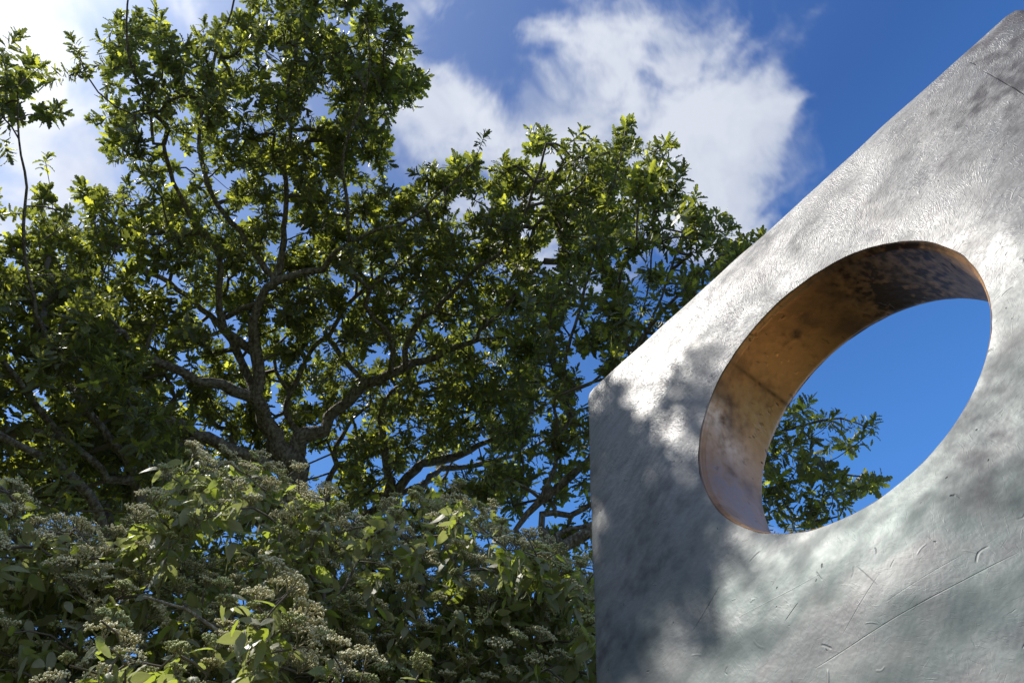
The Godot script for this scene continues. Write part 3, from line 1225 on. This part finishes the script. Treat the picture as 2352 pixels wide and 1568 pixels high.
func main_oak():
	var d := 7.6
	var foot := at(650, 1300, d)
	var root := thing("oak_tree", "wide lobed-leaf oak with forked grey limbs rising behind the middle of the shrub", "tree", Vector3(foot.x, 0, foot.z))
	root.set_meta("group", "oaks behind the viburnum")
	var t := Wood.new()
	trunk_to_ground(t, root, [[645, 1330, 52], [655, 1230, 54], [662, 1120, 56], [662, 1055, 58]], d, 0.13)
	limb(t, root, "branch", [[662, 1055, 50], [642, 1030, 44], [613, 965, 36], [592, 905, 30], [594, 841, 26], [583, 795, 24], [578, 743, 21], [592, 694, 20], [613, 659, 20], [649, 641, 18], [698, 627, 16], [740, 620, 15], [758, 592, 13], [772, 574, 11], [807, 555, 9], [860, 527, 8], [916, 518, 7], [939, 503, 7], [973, 480, 6], [1007, 442, 6], [1041, 422, 5], [1078, 381, 4]], d, 7.2)
	limb(t, root, "branch", [[627, 658, 18], [645, 613, 16], [649, 578, 15], [652, 525, 13], [660, 450, 11], [652, 380, 10], [668, 300, 8], [660, 210, 7], [680, 110, 6], [676, 0, 5], [690, -90, 3]], 7.5, 8.0)
	limb(t, root, "branch", [[627, 640, 15], [592, 592, 14], [564, 557, 13], [548, 530, 12], [500, 470, 11], [470, 400, 10], [455, 310, 8], [475, 220, 7], [495, 120, 6], [530, 30, 4], [545, -60, 3]], 7.5, 8.6)
	limb(t, root, "branch", [[588, 815, 20], [543, 782, 19], [515, 757, 18], [505, 718, 16], [503, 665, 15], [508, 623, 13], [490, 560, 12], [440, 500, 10], [400, 420, 9], [372, 330, 8], [352, 330, 7], [340, 240, 6], [300, 150, 5], [290, 50, 4], [300, -60, 3]], 7.6, 7.9)
	limb(t, root, "branch", [[592, 929, 22], [571, 873, 20], [557, 841, 18], [540, 799, 17], [500, 740, 14], [440, 690, 12], [370, 640, 10], [290, 610, 8], [200, 590, 6]], 7.65, 9.3)
	limb(t, root, "branch", [[590, 697, 12], [557, 711, 12], [518, 729, 13]], 7.5, 7.7, 7)
	limb(t, root, "branch", [[600, 926, 25], [561, 908, 25], [508, 887, 24], [455, 870, 23], [413, 852, 21], [367, 831, 18], [337, 813, 16], [300, 790, 14], [281, 761, 12], [246, 757, 10], [190, 740, 7], [120, 720, 5]], 7.6, 6.9)
	limb(t, root, "branch", [[650, 1075, 30], [600, 1060, 28], [562, 1045, 26], [527, 1031, 25], [475, 1007, 24], [422, 979, 23], [369, 965, 22], [334, 936, 21], [292, 908, 20], [246, 884, 18], [218, 870, 15], [160, 845, 12], [90, 830, 9], [10, 800, 6]], 7.6, 7.2)
	limb(t, root, "branch", [[676, 1040, 40], [684, 1017, 36], [736, 982, 31], [772, 940, 28], [817, 901, 25], [867, 870, 23], [916, 849, 22], [947, 834, 19], [1000, 817, 16], [1053, 796, 14], [1095, 782, 12], [1102, 758, 10], [1150, 720, 8], [1200, 650, 7], [1250, 600, 6]], d, 8.0)
	limb(t, root, "branch", [[933, 841, 16], [930, 800, 15], [937, 789, 15], [951, 757, 14], [972, 729, 14], [1004, 708, 13], [1021, 690, 12], [1060, 650, 10], [1100, 610, 10], [1160, 570, 9], [1200, 500, 8], [1230, 420, 6], [1255, 330, 5]], 7.7, 7.6)
	limb(t, root, "branch", [[898, 849, 13], [905, 806, 12], [888, 764, 12], [860, 733, 11], [838, 701, 11], [849, 666, 10], [838, 655, 9], [814, 631, 9], [803, 578, 8], [801, 525, 8], [798, 490, 8], [796, 435, 7], [786, 388, 7], [800, 310, 6], [830, 240, 5], [850, 130, 4], [840, 40, 3]], 7.65, 7.0)
	limb(t, root, "branch", [[754, 771, 11], [772, 743, 11], [793, 704, 10], [842, 662, 9], [873, 634, 8], [930, 600, 7], [990, 560, 6]], 8.4, 8.6, 7)
	limb(t, root, "branch", [[690, 1000, 14], [659, 947, 14], [664, 901, 13], [690, 855, 11], [720, 800, 11], [754, 771, 10]], 7.7, 8.4, 7)
	limb(t, root, "branch", [[664, 901, 10], [631, 849, 8], [640, 790, 6], [700, 730, 5]], 8.0, 8.8, 7)
	# the thin stems that rise from behind the shrub's middle
	limb(t, root, "branch", [[690, 1330, 40], [800, 1230, 30], [897, 1139, 24], [890, 1092, 22], [887, 1061, 20], [882, 1010, 17], [870, 960, 13], [900, 900, 10], [960, 880, 8], [1040, 860, 6]], 7.8, 8.6)
	limb(t, root, "branch", [[897, 1139, 22], [931, 1102, 22], [955, 1075, 22], [979, 1066, 21], [1016, 1059, 19], [1060, 1046, 16], [1100, 1020, 13], [1150, 1000, 10], [1200, 960, 8], [1250, 930, 6]], 7.95, 8.4)
	limb(t, root, "branch", [[900, 1135, 13], [965, 1119, 14], [990, 1095, 14], [1012, 1075, 14], [1060, 1075, 12], [1130, 1060, 10], [1200, 1040, 8], [1270, 1000, 6]], 7.95, 9.2, 7)
	limb(t, root, "branch", [[740, 1160, 16], [755, 1102, 15], [769, 1068, 13], [775, 1020, 11], [810, 960, 9], [850, 930, 6]], 7.8, 8.8, 7)
	limb(t, root, "branch", [[840, 1126, 8], [823, 1102, 8], [775, 1068, 7], [750, 1010, 5]], 8.0, 8.3, 6)
	var crown := [poly([90, 560, 150, 420, 160, 540, 180, 480, 200, 360, 250, 320, 245, 300, 238, 248, 214, 217, 177, 190, 175, 153, 204, 119, 221, 85, 204, 65, 250, 0, 260, -110, 345, -110, 343, 0, 364, 60, 384, 84, 411, 84, 425, 61, 469, 24, 500, 0, 510, -110, 755, -110, 757, 10, 752, 130, 760, 160, 768, 130, 772, -60, 850, -70, 870, 15, 925, 60, 920, 120, 915, 150, 940, 190, 940, 232, 905, 235, 880, 225, 868, 262, 862, 290, 866, 340, 850, 380, 830, 395, 800, 405, 760, 400, 755, 440, 790, 540, 822, 489, 864, 440, 898, 416, 930, 428, 946, 437, 990, 398, 1024, 407, 1051, 394, 1095, 390, 1080, 425, 1040, 480, 1105, 470, 1108, 390, 1129, 373, 1160, 384, 1163, 407, 1180, 397, 1211, 367, 1234, 343, 1258, 321, 1292, 370, 1315, 414, 1313, 380, 1333, 341, 1377, 346, 1387, 340, 1442, 318, 1453, 350, 1450, 365, 1411, 404, 1435, 435, 1442, 475, 1459, 505, 1400, 560, 1330, 640, 1260, 720, 1230, 860, 1210, 1000, 1180, 1080, 1120, 1150, 1050, 1170, 900, 1180, 700, 1250, 660, 1350, 400, 1350, 380, 1180, 300, 1160, 240, 1100, 150, 940])]
	var gaps := [[780, 455, 22, 50], [1063, 505, 42, 34], [1085, 570, 26, 32], [985, 740, 46, 38], [560, 1050, 24, 22], [640, 880, 22, 40], [690, 915, 40, 28], [250, 780, 30, 24], [770, 655, 30, 22], [815, 690, 22, 26], [855, 500, 26, 18], [430, 75, 45, 35], [395, 190, 16, 34], [150, 500, 26, 46], [320, 300, 22, 30], [620, 130, 18, 60], [280, 940, 26, 20], [605, 1225, 22, 24], [510, 1310, 16, 16], [300, 1095, 34, 24], [160, 1110, 30, 24], [70, 1080, 40, 22], [850, 1075, 26, 36], [720, 690, 24, 26], [560, 470, 18, 26], [500, 260, 16, 40], [1180, 640, 26, 24], [940, 440, 24, 16], [1310, 420, 22, 50], [1205, 520, 28, 36], [1370, 560, 30, 28], [1150, 610, 28, 24], [1285, 630, 30, 24], [1120, 460, 40, 60], [900, 420, 30, 30], [1010, 1110, 24, 14], [1130, 470, 18, 20]]
	var pts := PackedVector3Array()
	var grid := {}
	wood = t
	scatter(crown, gaps, Rect2(-60, -110, 1540, 1460), 7.3, 9.0, 40000, 0.345, -0.12, 1.6, 5, pts, grid, at(665, 1060, 7.6))
	pts = rosettes(pts, grid, Vector2i(6, 10), 0.078)
	var tips := grow(t, root, pts, 0.10, 0.0030, 0.50, 0.45, M.twig)
	dress_oak(root, tips, 300)

func left_oak():
	var d := 6.6
	var foot := at(300, 1400, d)
	var root := thing("oak_tree", "dark shaded oak at the left edge with a curving trunk behind the shrub", "tree", Vector3(foot.x, 0, foot.z))
	root.set_meta("group", "oaks behind the viburnum")
	var t := Wood.new()
	trunk_to_ground(t, root, [[290, 1400, 34], [310, 1250, 32], [318, 1166, 30], [320, 1104, 28]], d, 0.11)
	limb(t, root, "branch", [[320, 1104, 22], [288, 1099, 18], [244, 1097, 16], [230, 1075, 15], [190, 1041, 14], [150, 1012, 13], [80, 990, 11], [0, 985, 9], [-90, 940, 10], [-180, 860, 8], [-300, 760, 6]], d, 6.2)
	limb(t, root, "branch", [[300, 1330, 26], [240, 1230, 24], [220, 1176, 22], [203, 1136, 21], [176, 1102, 19], [135, 1068, 18], [78, 1041, 16], [0, 1002, 14], [-80, 950, 16], [-180, 900, 12], [-320, 840, 8]], 6.6, 5.8)
	limb(t, root, "branch", [[310, 1110, 22], [290, 1050, 18], [230, 980, 16], [170, 900, 14], [110, 800, 12], [75, 680, 8], [52, 560, 6], [60, 430, 5], [42, 320, 4], [40, 200, 3]], 6.6, 6.6)
	limb(t, root, "branch", [[150, 1012, 14], [60, 900, 12], [-60, 740, 11], [-160, 560, 9], [-260, 380, 8], [-350, 180, 6], [-420, -20, 5], [-380, -180, 4], [-300, -320, 3]], 6.4, 6.4)
	limb(t, root, "branch", [[-60, 740, 10], [-30, 560, 8], [-80, 380, 7], [-140, 200, 5], [-170, 40, 4]], 6.4, 7.0)
	var crown := [poly([-420, 60, -300, -30, -200, 60, -110, 170, -60, 190, 0, 172, 34, 172, 52, 205, 66, 245, 80, 278, 70, 300, 76, 330, 92, 350, 122, 352, 142, 392, 150, 420, 155, 480, 140, 560, 170, 640, 230, 720, 280, 820, 330, 940, 380, 1060, 330, 1170, 200, 1190, 0, 1130, -250, 1200, -500, 1000, -560, 600]), 
		poly([0, 1110, 330, 1110, 330, 1180, 300, 1190, 190, 1180, 60, 1160])]
	var gaps := [[60, 1085, 55, 24], [155, 1108, 26, 26], [262, 1058, 36, 26], [150, 500, 26, 40], [20, 310, 26, 24], [130, 440, 14, 26], [60, 1130, 14, 10], [150, 1150, 20, 16], [300, 1095, 26, 22], [120, 750, 16, 20], [230, 945, 22, 18], [60, 420, 14, 14]]
	var pts := PackedVector3Array()
	var grid := {}
	wood = t
	scatter(crown, gaps, Rect2(-560, -40, 960, 1240), 6.0, 7.9, 30000, 0.335, -0.16, 1.6, 15, pts, grid, at(200, 1100, 6.6))
	pts = rosettes(pts, grid, Vector2i(6, 10), 0.075)
	var over := PackedVector3Array()
	scatter([poly([-760, -420, -40, -420, -40, 120, -120, 420, -560, 420])], [], Rect2(-760, -420, 800, 840), 5.2, 7.6, 26000, 0.17, -1.0, 1.0, 16, over, {})
	for p in over:
		if shades_slab(p):
			pts.append(p)
	var tips := grow(t, root, pts, 0.10, 0.0030, 0.50, 0.45, M.twig)
	dress_oak(root, tips, 240)

func right_oak():
	var d := 6.4
	var foot := at(1300, 1300, d)
	var root := thing("oak_tree", "oak partly hidden by the bronze slab, its leafy twigs showing through the hole", "tree", Vector3(foot.x, 0, foot.z))
	root.set_meta("group", "oaks behind the viburnum")
	var t := Wood.new()
	trunk_to_ground(t, root, [[1262, 1330, 40], [1283, 1278, 34]], d, 0.11)
	limb(t, root, "branch", [[1283, 1278, 30], [1300, 1258, 28], [1317, 1241, 26], [1354, 1227, 25], [1420, 1200, 22], [1500, 1180, 20], [1600, 1150, 16], [1700, 1130, 13], [1780, 1120, 9], [1850, 1100, 7], [1930, 1090, 5], [2020, 1100, 3]], d, 6.8)
	limb(t, root, "branch", [[1290, 1262, 14], [1280, 1224, 12], [1310, 1214, 11], [1354, 1207, 11], [1440, 1150, 10], [1520, 1080, 9], [1640, 1020, 8], [1760, 1000, 7], [1850, 975, 6], [1930, 960, 4], [2000, 985, 3]], d, 7.0)
	limb(t, root, "branch", [[1275, 1262, 18], [1255, 1230, 17], [1243, 1214, 16], [1249, 1187, 15], [1270, 1180, 15], [1310, 1180, 14], [1370, 1150, 12], [1420, 1050, 10], [1440, 900, 8], [1480, 780, 7], [1520, 680, 6], [1560, 560, 5], [1590, 480, 3]], d, 7.2)
	limb(t, root, "branch", [[1270, 1330, 22], [1215, 1260, 15], [1182, 1214, 15], [1209, 1180, 17], [1243, 1146, 18], [1270, 1126, 18], [1310, 1090, 16], [1350, 1060, 14], [1400, 980, 12], [1430, 860, 10], [1500, 740, 8], [1600, 640, 6], [1680, 570, 4]], d, 7.0)
	limb(t, root, "branch", [[1243, 1143, 12], [1263, 1102, 11], [1273, 1082, 10], [1286, 999, 10], [1302, 980, 10], [1311, 955, 10], [1306, 929, 10], [1295, 890, 9], [1300, 820, 8], [1330, 720, 7], [1360, 600, 6], [1390, 480, 5], [1430, 350, 3]], 6.5, 7.4)
	limb(t, root, "branch", [[1298, 897, 7], [1325, 893, 7], [1357, 880, 6], [1420, 820, 5], [1480, 700, 4], [1500, 560, 4], [1500, 400, 3]], 6.9, 7.4, 7)
	limb(t, root, "branch", [[1780, 1120, 6], [1830, 1190, 5], [1890, 1195, 4], [1930, 1185, 3]], 6.7, 6.6, 6)
	var crown := [poly([1180, 900, 1200, 760, 1280, 640, 1340, 540, 1400, 480, 1455, 500, 1480, 560, 1470, 480, 1480, 380, 1498, 345, 1520, 350, 1530, 380, 1540, 424, 1545, 454, 1595, 454, 1608, 468, 1600, 477, 1590, 500, 1622, 511, 1644, 528, 1674, 534, 1704, 538, 1734, 554, 1700, 640, 1600, 780, 1480, 900, 1420, 1000, 1400, 1100, 1400, 1250, 1300, 1290, 1200, 1230, 1150, 1100])]
	var spray := [poly([1640, 1240, 1700, 1000, 1780, 950, 1832, 935, 1845, 965, 1900, 962, 1945, 940, 1972, 950, 1985, 970, 2012, 980, 1975, 995, 1995, 1022, 1945, 1025, 1910, 1005, 1884, 998, 1830, 1021, 1850, 1060, 1900, 1080, 1935, 1094, 1963, 1112, 2010, 1098, 2028, 1106, 2010, 1118, 1965, 1125, 1945, 1145, 1890, 1150, 1910, 1185, 1860, 1215, 1780, 1225])]
	var gaps := [[1240, 1090, 26, 20], [1340, 930, 16, 26], [1335, 1140, 14, 26], [1180, 1120, 20, 14], [1600, 560, 30, 24], [1540, 600, 20, 26], [1420, 600, 20, 20], [1325, 990, 16, 26], [1860, 1045, 14, 12], [1880, 1125, 12, 16]]
	var pts := PackedVector3Array()
	var grid := {}
	wood = t
	scatter(crown, gaps, Rect2(1140, 300, 920, 1000), 6.2, 7.5, 30000, 0.385, -0.04, 1.6, 25, pts, grid, at(1290, 1270, 6.4))
	pts = rosettes(pts, grid, Vector2i(6, 9), 0.070)
	scatter(spray, [[1860, 1045, 16, 14], [1880, 1125, 16, 16], [1800, 1010, 14, 14], [1830, 1180, 12, 12]], Rect2(1640, 920, 420, 320), 6.3, 7.0, 9000, 0.15, 0.12, 3.0, 27, pts, grid)
	var tips := grow(t, root, pts, 0.10, 0.0030, 0.50, 0.45, M.twig)
	dress_oak(root, tips, 240)

# ------------------------------------------------------------------ the viburnum
func bud_shape() -> Array:
	var v := PackedVector3Array([Vector3(1, 0, 0), Vector3(-1, 0, 0), Vector3(0, 1, 0), Vector3(0, -1, 0), Vector3(0, 0, 1), Vector3(0, 0, -1)])
	var t := PackedInt32Array([0, 4, 2, 4, 1, 2, 1, 5, 2, 5, 0, 2, 0, 3, 4, 4, 3, 1, 1, 3, 5, 5, 3, 0])
	return [v, v, t]

func flower_mesh(wide: float, buds: Array) -> ArrayMesh:
	# a flattish dome of little buds on branching rays
	var parts := []
	var bud := bud_shape()
	var tb := Tubes.new()
	var umbels := rng.randi_range(6, 10)
	for u in umbels:
		var a := TAU * u / (umbels - 1) + rng.randfn(0, 0.2)
		var r := wide * 0.34 * rng.randf_range(0.85, 1.15) if u < umbels - 1 else 0.0
		var c := Vector3(cos(a) * r, wide * 0.34 - r * r / wide * 0.9 + rng.randfn(0, 0.004), sin(a) * r)
		tb.tube(PackedVector3Array([Vector3(0, -0.01, 0), c * 0.55, c]), PackedFloat32Array([0.0022, 0.0018, 0.0014]), 4)
		for k in 15:
			var e := rng.randf() * TAU
			var q := sqrt(rng.randf()) * wide * 0.17
			var p := c + Vector3(cos(e) * q, wide * 0.10 - q * q / wide * 2.2 + rng.randfn(0, 0.003), sin(e) * q)
			var s := rng.randf_range(0.0032, 0.0052)
			parts.append([bud, Transform3D(Basis(Vector3(rng.randf(), 1, rng.randf()).normalized(), rng.randf() * TAU).scaled(Vector3(s, s * 1.15, s)), p), rng.randi() % 3])
	parts.append([[tb.v, tb.n, tb.t], Transform3D(), 3])
	return join(parts, [buds[0], buds[1], buds[2], M.stalk])

func make_viburnum():
	rng.seed = 909
	flower_noise.seed = 6
	flower_noise.frequency = 1.3
	var foot := at(640, 1560, 3.6)
	var root := thing("viburnum_shrub", "large leathery viburnum with tan flower heads filling the lower left before the oaks", "shrub", Vector3(foot.x, 0, foot.z))
	var t := Wood.new()
	# stems from the lawn up into the picture
	var stems := [
		[[228, 1480, 14], [224, 1400, 13], [228, 1340, 12], [240, 1280, 9], [300, 1220, 7]],
		[[760, 1400, 12], [740, 1300, 10], [700, 1230, 8], [600, 1150, 6], [480, 1080, 5]],
		[[975, 1450, 11], [965, 1370, 9], [960, 1290, 7], [990, 1190, 5]],
		[[560, 1520, 11], [500, 1450, 9], [430, 1400, 7], [330, 1370, 5]],
		[[1190, 1480, 10], [1150, 1390, 9], [1080, 1350, 7], [1020, 1250, 5]],
		[[60, 1480, 10], [70, 1350, 8], [60, 1220, 6], [40, 1130, 4]],
		[[640, 1540, 10], [690, 1440, 8], [790, 1350, 6], [840, 1240, 5]],
	]
	var depth := [4.1, 4.2, 4.0, 3.2, 3.9, 4.2, 3.6]
	for i in stems.size():
		var s: Array = stems[i]
		var d: float = depth[i]
		var p := PackedVector3Array()
		var r := PackedFloat32Array()
		var b := at(s[0][0], s[0][1], d)
		p.append(Vector3(lerpf(foot.x, b.x, 0.35), -0.05, lerpf(foot.z, b.z, 0.35)))
		r.append(0.028)
		p.append(Vector3(lerpf(foot.x, b.x, 0.7), b.y * 0.55, lerpf(foot.z, b.z, 0.75)))
		r.append(0.022)
		for q in s:
			p.append(at(q[0], q[1], d))
			r.append(q[2] * 0.5 * d / FOCAL)
		stem(t, root, p, r)
	wood = null
	var pts := PackedVector3Array()
	var grid := {}
	var gaps := [[510, 1255, 90, 55], [590, 1215, 46, 46], [150, 1335, 40, 14], [915, 1300, 16, 22], [1000, 1330, 12, 14], [60, 1510, 26, 16], [1300, 1500, 30, 14], [820, 1420, 14, 14], [940, 1440, 14, 12], [890, 1370, 12, 12], [330, 1310, 12, 12], [1000, 1545, 26, 12]]
	var back := [poly([-120, 1100, 0, 1090, 45, 1150, 100, 1215, 190, 1210, 240, 1222, 300, 1196, 345, 1165, 362, 1095, 385, 1058, 410, 1046, 440, 1034, 508, 1048, 558, 1046, 609, 1058, 674, 1078, 711, 1108, 762, 1160, 800, 1178, 843, 1172, 884, 1160, 921, 1150, 955, 1135, 999, 1124, 1029, 1117, 1080, 1130, 1111, 1165, 1148, 1205, 1182, 1236, 1216, 1225, 1277, 1262, 1300, 1300, 1351, 1290, 1400, 1300, 1400, 2000, -120, 2000])]
	scatter(back, gaps, Rect2(-120, 1030, 1520, 970), 3.6, 4.8, 22000, 0.094, -0.16, 2.2, 35, pts, grid)
	var front := [poly([150, 1500, 200, 1440, 240, 1400, 330, 1375, 420, 1320, 490, 1310, 520, 1350, 600, 1340, 690, 1370, 720, 1420, 760, 1500, 900, 1520, 1000, 1550, 1000, 1700, 120, 1700])]
	scatter(front, [], Rect2(100, 1300, 900, 400), 2.7, 3.2, 1500, 0.115, -0.2, 1.5, 36, pts, grid)
	var tips := grow(t, root, pts, 0.08, 0.0030, 0.36, 0.9, M.twig)
	# leaves and heads
	var shapes := []
	for k in 6:
		shapes.append(vib_leaf([0.15, 0.35, 0.55, 0.8, 0.25, 0.45][k], 1.0, [0.23, 0.25, 0.21, 0.22, 0.27, 0.20][k]))
	var one := []
	for s in shapes:
		one.append(arrays_mesh(s[0], s[1], s[2]))
	var heads := []
	for k in 9:
		heads.append(flower_mesh([0.08, 0.09, 0.105, 0.06, 0.098, 0.075, 0.115, 0.05, 0.09][k], M.bud_green if k % 2 == 1 else M.bud))
	var sprays := []
	for k in 7:
		var parts := []
		var turn := rng.randf() * TAU
		for pair in 4 + k % 2:
			turn += PI / 2 + rng.randfn(0, 0.2)
			for s in 2:
				if rng.randf() < 0.1:
					continue
				var droop := lerpf(0.75, 0.1, pair / 4.0) + rng.randfn(0, 0.22)
				var size := lerpf(0.088, 0.056, pair / 4.5) * rng.randf_range(0.8, 1.15)
				var b := Basis(Vector3.UP, turn + s * PI) * Basis(Vector3.RIGHT, droop) * Basis(Vector3.BACK, rng.randfn(0, 0.35))
				parts.append([shapes[rng.randi() % 6], Transform3D(b.scaled_local(Vector3.ONE * size), Vector3(0, -0.15 + pair * 0.034, 0)), [0, 0, 1, 1, 2][rng.randi() % 5]])
		sprays.append([join(parts, M.vib), parts])
	var seen := []
	for i in tips.size():
		var q := pixel_of(tips[i][0] - EYE)
		seen.append([tips[i][0].distance_to(EYE) + (0.0 if q.x > 0 and q.x < 1360 and q.y < 1568 else 100.0), i])
	seen.sort_custom(func(a, b): return a[0] < b[0])
	var rank := {}
	for k in seen.size():
		rank[seen[k][1]] = k
	var by := []
	var hb := []
	for k in sprays.size():
		by.append([])
	for k in heads.size():
		hb.append([])
	var leaves := 0
	var flowers := 0
	for i in tips.size():
		var k := rng.randi() % sprays.size()
		var y: Vector3 = tips[i][1]
		var b := facing(tips[i][0], y).scaled_local(Vector3.ONE * rng.randf_range(0.85, 1.15))
		var x := Transform3D(b, tips[i][0] - root.position)
		if rank[i] < 36 and leaves < 300:
			for p in sprays[k][1]:
				if leaves >= 300:
					break
				put("leaf", one[shapes.find(p[0])], M.vib[p[2]], root).transform = x * p[1]
				leaves += 1
		else:
			by[k].append(x)
		for extra in flowering(tips[i][0]):
			var hk := rng.randi() % heads.size()
			var hy := (Vector3.UP * 0.75 + y * 0.5 - ray(600, 1300) * 0.35 + Vector3(rng.randfn(0, 1), rng.randfn(0, 1), rng.randfn(0, 1)) * 0.16).normalized()
			var hx := Transform3D(facing(tips[i][0], hy).scaled_local(Vector3.ONE * rng.randf_range(0.8, 1.2)), x.origin + y * 0.015 + extra * Vector3(rng.randfn(0, 0.05), rng.randfn(-0.03, 0.03), rng.randfn(0, 0.05)))
			if rank[i] < 345 and flowers < 300:
				put("flower_head", heads[hk], null, root).transform = hx
				flowers += 1
			else:
				hb[hk].append(hx)
	for k in sprays.size():
		many("foliage", sprays[k][0], by[k], root)
	for k in heads.size():
		many("flower_heads", heads[k], hb[k], root)

func flowering(p: Vector3) -> int:
	var n := flower_noise.get_noise_3dv(p)
	var front := 1.0 if p.distance_to(EYE) < 3.3 else 0.0
	var c := 0.95 + n * 1.0 + front * 0.5
	return 2 if rng.randf() < c - 0.75 else (1 if rng.randf() < c else 0)

var flower_noise := FastNoiseLite.new()

func stem(tree: Wood, root: Node3D, p: PackedVector3Array, r: PackedFloat32Array):
	var s := smooth_path(p, r, 0.08)
	var sp: PackedVector3Array = s[0]
	var sr: PackedFloat32Array = s[1]
	for i in range(1, sp.size() - 1):
		sp[i] += Vector3(rng.randfn(0, 1), rng.randfn(0, 1), rng.randfn(0, 1)) * sr[i] * 0.2
	var from := -1
	for i in sp.size():
		from = tree.add(sp[i], from, sr[i])
	var tb := Tubes.new()
	var local := PackedVector3Array()
	for q in sp:
		local.append(q - root.position)
	tb.tube(local, sr, 8, 0.06, rng.randf() * 6.0)
	put("stem", tb.mesh(), M.bark, root)
